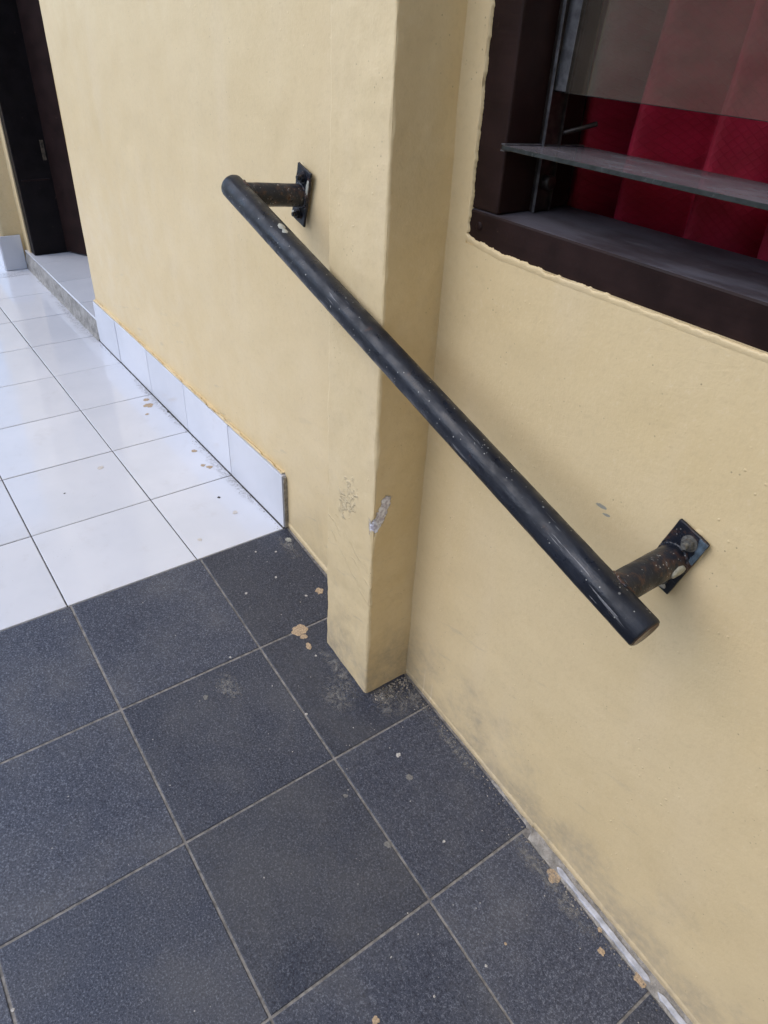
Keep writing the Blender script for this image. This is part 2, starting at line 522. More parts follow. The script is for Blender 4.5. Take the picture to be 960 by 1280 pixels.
def box_mesh(name, a, b, bev=0.0, seg=2):
    bm = bmesh.new()
    bmesh.ops.create_cube(bm, size=1.0)
    for v in bm.verts:
        v.co = Vector(((a[i] + b[i]) / 2 + v.co[i] * (b[i] - a[i])) for i in range(3))
    if bev > 0:
        bmesh.ops.bevel(bm, geom=bm.edges[:], offset=bev, segments=seg, affect='EDGES', profile=0.5)
    me = bpy.data.meshes.new(name)
    bm.to_mesh(me); bm.free()
    return me


def box(name, a, b, mat, parent=None, bev=0.0015, seg=2):
    return link(name, box_mesh(name, a, b, bev, seg), mat, parent)


def tile_mesh(name, w, d, t=0.008, bev=0.0011):
    """tile lying in xy, corner at origin, top at z = 0; softened arris"""
    v = []
    for (z, e) in ((-t, 0), (-bev, 0), (-0.0003, bev * 0.6), (0, bev * 1.6)):
        v += [(e, e, z), (w - e, e, z), (w - e, d - e, z), (e, d - e, z)]
    f = []
    for r in range(3):
        for k in range(4):
            a, b = r * 4 + k, r * 4 + (k + 1) % 4
            f.append((a, b, b + 4, a + 4))
    f.append((12, 13, 14, 15))
    me = bpy.data.meshes.new(name)
    me.from_pydata(v, [], f); me.update()
    return me


def tube(p0, p1, r, seg=32, rings=2, cap=0.004, wob=0.0):
    """closed cylinder between two points with rounded rims"""
    p0, p1 = Vector(p0), Vector(p1)
    ax = (p1 - p0).normalized()
    q = ax.orthogonal().normalized(); w = ax.cross(q)
    L = (p1 - p0).length
    st = [(0, r - cap), (cap * 0.3, r - cap * 0.3), (cap, r)]
    n = max(rings, 1)
    st += [(cap + (L - 2 * cap) * i / n, r) for i in range(1, n)]
    st += [(L - cap, r), (L - cap * 0.3, r - cap * 0.3), (L, r - cap)]
    V, F = [], []
    for (d, rr) in st:
        for k in range(seg):
            a = 2 * math.pi * k / seg
            rad = rr * (1 + wob * noise.noise(Vector((d * 60, math.cos(a) * 2, math.sin(a) * 2))))
            V.append(p0 + ax * d + (q * math.cos(a) + w * math.sin(a)) * rad)
    for i in range(len(st) - 1):
        for k in range(seg):
            a, b = i * seg + k, i * seg + (k + 1) % seg
            F.append((a, b, b + seg, a + seg))
    F.append(tuple(range(seg - 1, -1, -1)))
    e = (len(st) - 1) * seg
    F.append(tuple(range(e, e + seg)))
    return V, F


def fbm(p, s):
    return noise.noise(Vector(p) * s) + 0.5 * noise.noise(Vector(p) * s * 2.1 + Vector((7, 3, 1)))


# ================================================================== SETTING
T = 0.30
g = mesh_obj('ground', [(-150, -150, -0.42), (150, -150, -0.42), (150, 150, -0.42), (-150, 150, -0.42)], [(0, 1, 2, 3)], 'ground')
tag(g, kind='structure')

# verandah: grey bed plus white tiles
YW = -0.235
NXW, NYW = 14, 6
ver = link('verandah_floor', box_mesh('verandah_floor', (-NXW * T, YW - (NYW - 1) * T, -0.40), (-0.0035, 0.03, -0.0016)), 'grout_w')
tag(ver, kind='structure')
J = 0.0027
m_full = tile_mesh('white_floor_tile', T - J, T - J)
m_full.materials.append(M['white'])
m_cut = tile_mesh('white_cut_tile', T - J, -YW - J - 0.001)
m_cut.materials.append(M['white'])
for i in range(NXW):
    for j in range(NYW):
        x = -(i + 1) * T + J / 2
        y = YW + J / 2 if j == 0 else YW - j * T + J / 2
        o = link('tile', m_cut if j == 0 else m_full, None, ver)
        o.location = (x, y, random.uniform(-0.0003, 0.0003))
        o.rotation_euler = (random.uniform(-1, 1) * 0.0012, random.uniform(-1, 1) * 0.0012, random.uniform(-1, 1) * 0.001)

# ramp: pale bed plus dark granular tiles, falling towards +x
TD = 0.3012
YA = -0.2278
NXD, NYD = 7, 6
ramp = link('ramp', None or box_mesh('ramp', (0.0005, YA - (NYD - 1) * TD, -0.36), (NXD * TD, 0.03, -0.0017)), 'grout_d')
ramp.rotation_euler = (0, SLOPE, 0)
tag(ramp, kind='structure')
JD = 0.0042
d_full = tile_mesh('dark_floor_tile', TD - JD, TD - JD)
d_full.materials.append(M['dark'])
d_wall = [tile_mesh('dark_cut_tile', TD - JD, -YA - JD / 2 + e) for e in (0.006, -0.011)]
for m_ in d_wall: m_.materials.append(M['dark'])
for i in range(NXD):
    for j in range(NYD):
        x = i * TD + JD / 2
        y = YA + JD / 2 if j == 0 else YA - j * TD + JD / 2
        o = link('tile', d_full if j else d_wall[0 if i < 3 else 1], None, ramp)
        o.location = (x, y, random.uniform(-0.0003, 0.0003))
        o.rotation_euler = (random.uniform(-1, 1) * 0.001, random.uniform(-1, 1) * 0.001, random.uniform(-1, 1) * 0.0012)


def rz(x):
    return -x * TS / TC if x > 0 else 0.0


# the neighbour's wall across the yard, mirrored in the panes
bw = empty('boundary_wall', (-1.0, -7.0, -0.42))
tag(bw, 'plain brownish wall across the yard, seen only mirrored in the window panes', 'wall')
box('wall_body', (-9, -0.09, -0.1), (9, 0.09, 3.0), 'yard_wall', bw, 0.004)
box('coping', (-9.03, -0.13, 3.003), (9.03, 0.13, 3.08), 'conc', bw, 0.006)

# ================================================================== HOUSE
house = empty('house', (0, 0, 0))
tag(house, 'cream plastered house front with pilasters, brown louvred window and dark doorway', 'house')
WY = 0.012                                   # outer face of the wall
WX0, WX1 = 0.551, 1.475                      # window opening
WZ0, WZ1 = 0.832, 2.03
DX0, DX1 = -2.42, -1.436                     # door opening
DZ1 = 2.08


def axis(pts):
    out = []
    for (a, b, n) in pts:
        out += [a + (b - a) * k / n for k in range(n)]
    out.append(pts[-1][1])
    return out


xs = axis([(-4.2, DX0, 6), (DX0, DX1, 6), (DX1, -0.2, 60), (-0.2, WX0, 75), (WX0, WX1, 95), (WX1, 2.6, 20)])
zs = axis([(-0.42, -0.25, 4), (-0.25, WZ0, 110), (WZ0, 1.25, 45), (1.25, WZ1, 8), (WZ1, DZ1, 1), (DZ1, 2.9, 6)])
V, F = [], []
for z in zs:
    for x in xs:
        d = 0.0016 * fbm((x, 0, z), 3.1) + 0.0006 * fbm((x, 5, z), 13)
        V.append((x, WY + max(-0.0022, min(0.0022, d)), z))
nx = len(xs)
eps = 1e-6
for k in range(len(zs) - 1):
    for i in range(nx - 1):
        cx, cz = (xs[i] + xs[i + 1]) / 2, (zs[k] + zs[k + 1]) / 2
        if WX0 < cx < WX1 and WZ0 < cz < WZ1: continue
        if DX0 < cx < DX1 and cz < DZ1: continue
        a = k * nx + i
        F.append((a, a + 1, a + nx + 1, a + nx))
# inner face and the reveals
IY = 0.150


def quad(p):
    b = len(V); V.extend(p); F.append((b, b + 1, b + 2, b + 3))


for (x0, x1, z0, z1) in ((-4.2, DX0, -0.42, 2.9), (DX0, DX1, DZ1, 2.9), (DX1, WX0, -0.42, 2.9), (WX0, WX1, -0.42, WZ0), (WX0, WX1, WZ1, 2.9), (WX1, 2.6, -0.42, 2.9)):
    quad([(x0, IY, z0), (x0, IY, z1), (x1, IY, z1), (x1, IY, z0)])
quad([(WX0, WY, WZ0), (WX1, WY, WZ0), (WX1, IY, WZ0), (WX0, IY, WZ0)])
quad([(WX0, WY, WZ1), (WX0, IY, WZ1), (WX1, IY, WZ1), (WX1, WY, WZ1)])
quad([(WX0, WY, WZ0), (WX0, IY, WZ0), (WX0, IY, WZ1), (WX0, WY, WZ1)])
quad([(WX1, WY, WZ0), (WX1, WY, WZ1), (WX1, IY, WZ1), (WX1, IY, WZ0)])
quad([(DX1, WY, -0.42), (DX1, WY, DZ1), (DX1, IY, DZ1), (DX1, IY, -0.42)])
quad([(DX0, WY, -0.42), (DX0, IY, -0.42), (DX0, IY, DZ1), (DX0, WY, DZ1)])
quad([(DX0, WY, DZ1), (DX0, IY, DZ1), (DX1, IY, DZ1), (DX1, WY, DZ1)])
quad([(2.6, WY, -0.42), (2.6, IY, -0.42), (2.6, IY, 2.9), (2.6, WY, 2.9)])
quad([(-4.2, WY, 2.9), (2.6, WY, 2.9), (2.6, IY, 2.9), (-4.2, IY, 2.9)])
wall = mesh_obj('wall', V, F, 'wall', house, True)

# the room behind the openings
V, F = [], []
a, b = (-4.2, IY + 0.002, 0.06), (2.6, 3.2, 2.92)
V = [(a[0], a[1], a[2]), (b[0], a[1], a[2]), (b[0], b[1], a[2]), (a[0], b[1], a[2]), (a[0], a[1], b[2]), (b[0], a[1], b[2]), (b[0], b[1], b[2]), (a[0], b[1], b[2])]
F = [(0, 1, 2, 3), (4, 7, 6, 5), (1, 5, 6, 2), (2, 6, 7, 3), (3, 7, 4, 0)]
mesh_obj('room_shell', V, F, 'room', house)


# the eave that shades the front
box('eave', (-4.3, -0.60, 2.62), (2.7, 0.40, 2.74), 'soffit', house, 0.004)
# the wing that closes the ramp's lower end, behind the camera
box('wing_wall', (2.15, -2.6, -0.42), (2.50, 0.0095, 2.61), 'wing', house, 0.004)


# ---- near pilaster, hand-plastered: dense skin with wavy arrises and a chip
def pilaster(name, x0, x1, y0, zb, zt, mat, fine=True, lean=0.0):
    path = []
    step = 0.004 if fine else 0.02
    def seg(p, q):
        L = (Vector(q) - Vector(p)).length
        d = 0.0
        while d < L - 1e-6:
            path.append(Vector(p).lerp(Vector(q), d / L))
            e = min(d, L - d)
            d += 0.0012 if fine and e < 0.009 else step
    A, B, Cc, D = (x0, 0.03), (x0, y0), (x1, y0), (x1, 0.03)
    seg(A, B); seg(B, Cc); seg(Cc, D); path.append(Vector(D))
    cen = Vector(((x0 + x1) / 2, 0.03))
    zz = axis([(zb, min(zt, 1.25), 300 if fine else 10)] + ([(1.25, zt, 10)] if zt > 1.25 else []))
    V, F = [], []
    for z in zz:
        for p in path:
            x, y = p.x, p.y
            nxv = -1 if x - x0 < 1e-5 and y > y0 + 1e-5 else (1 if x1 - x < 1e-5 and y > y0 + 1e-5 else 0)
            nyv = -1 if abs(y - y0) < 1e-5 else 0
            # rounding of the arris, varying with height
            for cx in (x0, x1):
                dx, dy = abs(x - cx), abs(y - y0)
                rr = 0.0024 + 0.0017 * noise.noise(Vector((cx * 9, 1, z * 24))) + 0.0013 * noise.noise(Vector((cx, 4, z * 80)))
                if cx == x1 and fine:
                    rr += 0.0045 * math.exp(-((z - 0.345) / 0.02) ** 2)
                dd = dx + dy
                if dd < rr * 1.6:
                    k = (rr * 1.6 - dd) / (rr * 1.6)
                    sx = 1 if cx == x0 else -1
                    x += sx * k * rr * 0.55
                    y += k * rr * 0.55
            d = 0.0020 * fbm((x, y, z), 5) + 0.0011 * fbm((x, y + 3, z), 24)
            x += nxv * d; y += nyv * d
            x += lean * z * (1 - 0.75 * (p.x - x0) / (x1 - x0))
            V.append((x, y, z))
    n = len(path)
    for k in range(len(zz) - 1):
        for i in range(n - 1):
            a = k * n + i
            F.append((a, a + 1, a + n + 1, a + n))
    F.append(tuple((len(zz) - 1) * n + i for i in range(n)))
    return mesh_obj(name, V, F, mat, house, True)


PX0, PX1, PY = 0.3535, 0.507, -0.0945
p1 = pilaster('pilaster', PX0, PX1, PY, -0.16, 2.9, 'pil', True, 0.011)
tag(p1, 'cream pilaster with a chipped corner behind the handrail')
p2 = pilaster('pilaster', -2.74, -2.50, -0.088, -0.05, 2.9, 'wall', False)
tag(p2, 'far cream pilaster beside the dark doorway')


# ---- ragged beads of paint and plaster along edges
def lip(name, path, inward, mat, parent, amp=0.004, base=0.0, proud=0.004, back=0.014, sink=0.005, step=0.0025, freq=60, out=Vector((0, -1, 0)), seed=0.0):
    """strip that follows path; 'inward' is the direction it creeps, 'out' is away from the wall"""
    pts = []
    for (p, q) in zip(path[:-1], path[1:]):
        p, q = Vector(p), Vector(q)
        n = max(1, int((q - p).length / step))
        for k in range(n):
            pts.append(p.lerp(q, k / n))
    pts.append(Vector(path[-1]))
    V, F = [], []
    for p in pts:
        iv = inward(p) if callable(inward) else Vector(inward)
        s = Vector((p.x + seed, p.y, p.z + seed))
        o = base + amp * (0.9 * noise.noise(s * freq) + 0.6 * noise.noise(s * freq * 0.3) + 0.6 * noise.noise(s * freq * 3.1))
        h = proud * (0.75 + 0.5 * noise.noise(s * freq * 0.8 + Vector((9, 9, 9))))
        V += [p - iv * back + out * -0.003, p - iv * back * 0.45 + out * h * 0.55, p + iv * (o - 0.0025) + out * h, p + iv * (o - 0.0004) + out * h * 0.55, p + iv * (o + 0.0003) - out * sink]
    for i in range(len(pts) - 1):
        for k in range(4):
            a = i * 5 + k
            F.append((a, a + 1, a + 6, a + 5))
    return mesh_obj(name, V, F, mat, parent, True)


# round the window: down the left jamb
lip('plaster_edge', [(0.551, WY, 1.6), (0.552, WY, 0.846)], (1, 0, 0), 'wall', wall, 0.0020, 0.0008, 0.0007, 0.007, 0.007, freq=110, seed=2)
# and along the bottom rail
lip('plaster_edge', [(0.549, WY, 0.8430), (0.575, WY, 0.8375), (0.62, WY, 0.8330), (0.75, WY, 0.8305), (1.2, WY, 0.8295)], (0, 0, 1), 'wall', wall, 0.0024, 0.0008, 0.0007, 0.0125, 0.007, freq=110, seed=5)
# paint bead on top of the skirting tiles
lip('plaster_edge', [(-1.436, WY, 0.160), (-0.8, WY, 0.158), (-0.005, WY, 0.160)], (0, 0, -1), 'wall', wall, 0.0020, -0.0010, 0.0112, 0.0022, -0.0105, freq=35, seed=8)
# bead where the wall meets the ramp
lip('plaster_edge', [(0.0, WY, 0.010), (0.36, WY, 0.010 + rz(0.36))], (0, 0, -1), 'wall', wall, 0.003, 0.006, 0.0035, 0.010, 0.0, freq=45, seed=11)
lip('plaster_edge', [(0.50, WY, 0.008 + rz(0.50)), (0.90, WY, 0.008 + rz(0.90))], (0, 0, -1), 'wall', wall, 0.003, 0.006, 0.0035, 0.010, 0.0, freq=45, seed=13)
lip('plaster_edge', [(0.90, WY, 0.014 + rz(0.90)), (2.05, WY, 0.014 + rz(2.05))], (0, 0, -1), 'wall', wall, 0.005, 0.004, 0.003, 0.010, 0.0, freq=38, seed=15)

# ---- skirting tiles
SK = 0.156
xs_ = [-1.436, -1.2, -0.9, -0.6, -0.3, 0.0]
for (x0, x1) in zip(xs_[:-1], xs_[1:]):
    box('skirting_tile', (x0 + 0.0015, random.uniform(-0.0008, 0.0008), 0.0012), (x1 - 0.0015, WY + 0.004, SK + random.uniform(-0.001, 0.001)), 'white', wall, 0.0009, 1)
box('skirting_mortar', (-1.43, 0.0035, 0.0015), (-0.004, WY + 0.0028, SK - 0.002), 'grout_w', wall, 0.0005, 1)
box('skirting_mortar', (0.0003, 0.0022, 0.0015), (0.0032, WY + 0.003, SK - 0.004), 'conc_l', wall, 0.0005, 1)
for (x0, x1) in ((-3.3, -3.0), (-3.0, -2.742)):
    box('skirting_tile', (x0 + 0.0011, 0.0, 0.0012), (x1 - 0.0011, WY + 0.004, SK), 'white', wall, 0.0009, 1)
box('skirting_tile', (-2.4985, -0.0975, 0.0012), (-2.488, -0.004, SK), 'white', p2, 0.0009, 1)
box('skirting_tile', (-2.752, -0.1000, 0.0012), (-2.4995, -0.0892, SK), 'white', p2, 0.0009, 1)

# ---- door step
step = link('door_step', box_mesh('door_step', (-2.485, 0.002, -0.02), (-1.4375, 0.60, 0.0795), 0.002, 1), 'conc', house)
st_m = {}
for i, (x0, x1) in enumerate(((-2.484, -2.236), (-2.236, -1.938), (-1.938, -1.638), (-1.638, -1.4385))):
    for (y0, y1) in ((-0.001, 0.29), (0.29, 0.588)):
        me = tile_mesh('step_tile', x1 - x0 - 0.0025, y1 - y0 - 0.0025)
        o = link('tile', me, 'white', step)
        o.location = (x0 + 0.00125, y0 + 0.00125, 0.0885)
# broken mortar on the riser
V, F = [], []
n = 140; rows = 7
for i in range(n + 1):
    x = -2.483 + (1.0445) * i / n
    for k in range(rows + 1):
        z = -0.001 + 0.0785 * k / rows
        edge = 1 - min(1, abs(k / rows - 0.45) * 2.0)
        d = 0.006 * (0.5 + fbm((x, 3, z), 24)) * (0.35 + edge) + (0.006 if k == 0 else 0)
        V.append((x, 0.0015 - max(0.0005, d), z))
for i in range(n):
    for k in range(rows):
        a = i * (rows + 1) + k
        F.append((a, a + rows + 1, a + rows + 2, a + 1))
mesh_obj('riser_mortar', V, F, 'riser', step, True)

# ---- door
door = empty('door', (-1.93, 0.1, 0.09), house)
tag(door, 'dark brown door set back in its frame')


def dbox(name, a, b, mat, parent, off, bev=0.002):
    a = tuple(a[i] - off[i] for i in range(3)); b = tuple(b[i] - off[i] for i in range(3))
    return box(name, a, b, mat, parent, bev)


DO = (-1.93, 0.1, 0.09)
dbox('jamb', (-2.425, 0.016, 0.0895), (-2.358, 0.185, 2.085), 'wood_d', door, DO, 0.003)
dbox('jamb', (-1.450, 0.016, 0.0895), (-1.385, 0.185, 2.085), 'wood', door, DO, 0.003)
dbox('head', (-2.358, 0.018, 2.02), (-1.450, 0.183, 2.09), 'wood', door, DO, 0.003)
LO = (-2.352, 0.158, 0.096)
leaf = dbox('leaf', LO, (-1.456, 0.195, 2.015), 'wood', door, LO, 0.002)
leaf.location = tuple(LO[i] - DO[i] for i in range(3))
leaf.rotation_euler = (0, 0, math.radians(28))
for (z0, z1) in ((0.25, 0.95), (1.12, 1.85)):
    for (x0, x1) in ((-2.22, -1.95), (-1.86, -1.59)):
        dbox('panel', (x0, 0.150, z0), (x1, 0.162, z1), 'wood', leaf, LO, 0.005)
dbox('hinge', (-2.3585, 0.138, 0.485), (-2.3568, 0.153, 0.565), 'brass', door, DO, 0.0008)
dbox('mid_stop', (-2.359, 0.03, 0.405), (-2.3565, 0.15, 0.412), 'wood', door, DO, 0.0008)

# ---- window
win = empty('window', (1.0, 0.08, 0.85), house)
tag(win, 'brown wooden window with glass louvres, the lowest one open')
WO = (1.0, 0.08, 0.85)
FY = 0.0165


def wobble(o, amp, freq):
    me = o.data
    for v in me.vertices:
        p = v.co
        v.co = p + Vector((noise.noise(p * freq), noise.noise(p * freq + Vector((5, 1, 2))), noise.noise(p * freq + Vector((1, 8, 4))))) * amp


JX = 0.601
dbox('jamb', (0.541, FY, 0.8775), (JX, 0.151, 2.03), 'wood', win, WO, 0.003)
dbox('jamb', (1.425, FY, 0.8775), (1.485, 0.151, 2.03), 'wood', win, WO, 0.003)
dbox('head', (0.541, FY + 0.001, 2.0305), (1.485, 0.150, 2.09), 'wood', win, WO, 0.003)
dbox('sill', (0.539, FY - 0.001, 0.822), (1.487, 0.158, 0.877), 'wood', win, WO, 0.0035)
dbox('glazing_bead', (JX + 0.0003, 0.0745, 0.8775), (JX + 0.007, 0.0995, 2.029), 'chan', win, WO, 0.001)
ch = dbox('channel', (JX + 0.007, 0.071, 0.8785), (JX + 0.0085, 0.103, 2.028), 'chan', win, WO, 0.0005)
dbox('channel_rim', (JX + 0.0085, 0.0710, 0.8785), (JX + 0.0125, 0.0727, 2.028), 'alu', win, WO, 0.0004)
dbox('channel_rim', (JX + 0.0085, 0.1013, 0.8785), (JX + 0.0125, 0.1030, 2.028), 'chan', win, WO, 0.0004)
dbox('channel', (1.4165, 0.071, 0.8785), (1.4248, 0.103, 2.028), 'chan', win, WO, 0.001)
# blades: the lowest lies open, those above hang closed
BX0, BX1 = 0.606, 1.415


def blade(name, cy, cz, ang, mat, holder):
    Rm = Matrix.Rotation(ang, 4, 'X')
    def tr(p):
        q = Rm @ Vector(p)
        return (q.x - WO[0], q.y + cy - WO[1], q.z + cz - WO[2])
    me = box_mesh(name, (BX0, -0.0755, -0.0025), (BX1, 0.0755, 0.0025), 0.0006, 1)
    for v in me.vertices: v.co = tr(v.co)
    me.materials.append(M[mat]); me.materials.append(M['glass_e'])
    for pl in me.polygons:
        ax = Rm.inverted() @ pl.normal
        if abs(ax.z) < 0.8: pl.material_index = 1
    o = link(name, me, None, win)
    # folded metal holder at the blade's end
    for side in (0, 1):
        x0, x1 = (BX0 - 0.003, BX0 + holder) if side == 0 else (BX1 - holder, BX1 + 0.0012)
        for (z0, z1) in ((-0.0042, -0.0028), (0.0028, 0.0042)):
            me2 = box_mesh('holder', (x0, -0.074, z0), (x1, 0.074, z1), 0.0004, 1)
            for v in me2.vertices: v.co = Vector(tr(v.co)) - Vector((0, 0, 0))
            link('blade_holder', me2, 'alu', o)
    return o


bl = blade('glass_blade', 0.0795, 0.9553, math.radians(-3.0), 'glass_d', 0.004)
tag(bl, 'dusty lowest glass blade lying open')
for k in range(7):
    blade('glass_blade', 0.086, 1.0935 + 0.136 * k, math.radians(90 - 3.0), 'glass', 0.022)
V, F = tube((0.612 - WO[0], 0.105 - WO[1], 0.972 - WO[2]), (0.640 - WO[0], 0.135 - WO[1], 0.985 - WO[2]), 0.003, 10, 2, 0.001)
mesh_obj('lever', V, F, 'chan', win, True)
V, F = tube((0.609 - WO[0], 0.088 - WO[1], 0.915 - WO[2]), (0.622 - WO[0], 0.088 - WO[1], 0.915 - WO[2]), 0.009, 14, 2, 0.002)
mesh_obj('pivot', V, F, 'chan', win, True)
V, F = tube((0.571 - WO[0], FY - 0.003 - WO[1], 0.857 - WO[2]), (0.571 - WO[0], FY + 0.004 - WO[1], 0.857 - WO[2]), 0.006, 12, 2, 0.002)
mesh_obj('nail_head', V, F, 'wood', win, True)

# ---- curtain (hangs on its own behind the louvres)
CX0, CX1, CZ0, CZ1, CY = 0.545, 1.46, 0.55, 2.05, 0.240
V, F, UV = [], [], []
nu, nv = 300, 70
for k in range(nv + 1):
    t = k / nv
    z = CZ0 + (CZ1 - CZ0) * t
    for i in range(nu + 1):
        u = i / nu
        ph = u * 9.6 + 0.2 + 0.42 * noise.noise(Vector((u * 4.3, 0, t * 0.9))) + 0.12 * noise.noise(Vector((u * 13, 3, t * 2.2)))
        fold = 0.75 * (1 - 2 * abs(math.sin(math.pi * ph)) ** 0.65) + 0.45 * math.sin(2 * math.pi * ph + 0.9) + 0.15 * math.sin(4.6 * math.pi * ph)
        amp = 0.046 + 0.016 * noise.noise(Vector((u * 5, 2, t * 1.5)))
        x = CX0 + (CX1 - CX0) * u + 0.006 * math.sin(ph * 2 * math.pi + 1.1) + 0.006 * noise.noise(Vector((u * 2, t * 2, 3)))
        y = CY + amp * fold + 0.007 * noise.noise(Vector((u * 14, t * 9, 1)))
        V.append((x - 1.05, y - CY, z - CZ0)); UV.append((u * 1.35, t * 1.5))
for k in range(nv):
    for i in range(nu):
        a = k * (nu + 1) + i
        F.append((a, a + 1, a + nu + 2, a + nu + 1))
cur = mesh_obj('curtain', V, F, 'curtain', None, True, (1.05, CY, CZ0))
uvl = cur.data.uv_layers.new(name='UVMap')
for lp in cur.data.loops:
    uvl.data[lp.index].uv = UV[lp.vertex_index]
tag(cur, 'crimson pleated curtain hanging inside the louvred window', 'curtain')

# ================================================================== HANDRAIL
RY = -0.1175
RR = 0.0210
E0 = Vector((0.0880, RY, 0.8325))
E1 = Vector((1.0415, RY, 0.5525))
RD = (E1 - E0).normalized()
RU = Vector((-RD.z, 0, RD.x)); RU = RU if RU.z > 0 else -RU       # plate's long axis
HO = Vector((0.55, WY, 0.70))
rail = empty('handrail', HO)
tag(rail, 'black painted steel pipe handrail sloping down across the cream wall', 'handrail')
V, F = tube(E0 - HO, E1 - HO, RR, 40, 60, 0.003, 0.012)
mesh_obj('pipe', V, F, 'rail', rail, True)


for (c_, sg) in ((E0, -1), (E1, 1)):
    n_ = 28
    q_ = RU; w_ = Vector((0, -1, 0))
    V, F = [], []
    for (rr_, dd_) in ((RR - 0.0022, -0.0004), (RR - 0.0032, 0.0006)):
        for k in range(n_):
            a = 2 * math.pi * k / n_
            rj = rr_ * (1 + 0.03 * noise.noise(Vector((math.cos(a) * 3, math.sin(a) * 3, sg))))
            V.append(c_ + RD * sg * dd_ + (q_ * math.cos(a) + w_ * math.sin(a)) * rj - HO)
    for k in range(n_):
        F.append((k, (k + 1) % n_, n_ + (k + 1) % n_, n_ + k))
    F.append(tuple(range(n_, 2 * n_)))
    mesh_obj('end_cap', V, F, 'weld', rail)


def blob(name, pts, th, mat, parent, nrm, o):
    """thin irregular patch: pts outline in world space, raised along nrm"""
    n = len(pts)
    cen = sum(pts, Vector()) / n
    V = [p - o for p in pts] + [p.lerp(cen, 0.12) + nrm * th - o for p in pts] + [cen + nrm * th * 1.1 - o]
    F = []
    for k in range(n):
        j = (k + 1) % n
        F.append((k, j, n + j, n + k)); F.append((n + k, n + j, 2 * n))
    return mesh_obj(name, V, F, mat, parent, True)


def ragged(cen, ax, ay, ru, rv, n=22, jit=0.3, seed=0):
    out = []
    for k in range(n):
        a = 2 * math.pi * k / n
        r = 1 + jit * noise.noise(Vector((math.cos(a) * 1.6 + seed, math.sin(a) * 1.6, seed)))
        out.append(cen + ax * math.cos(a) * ru * r + ay * math.sin(a) * rv * r)
    return out


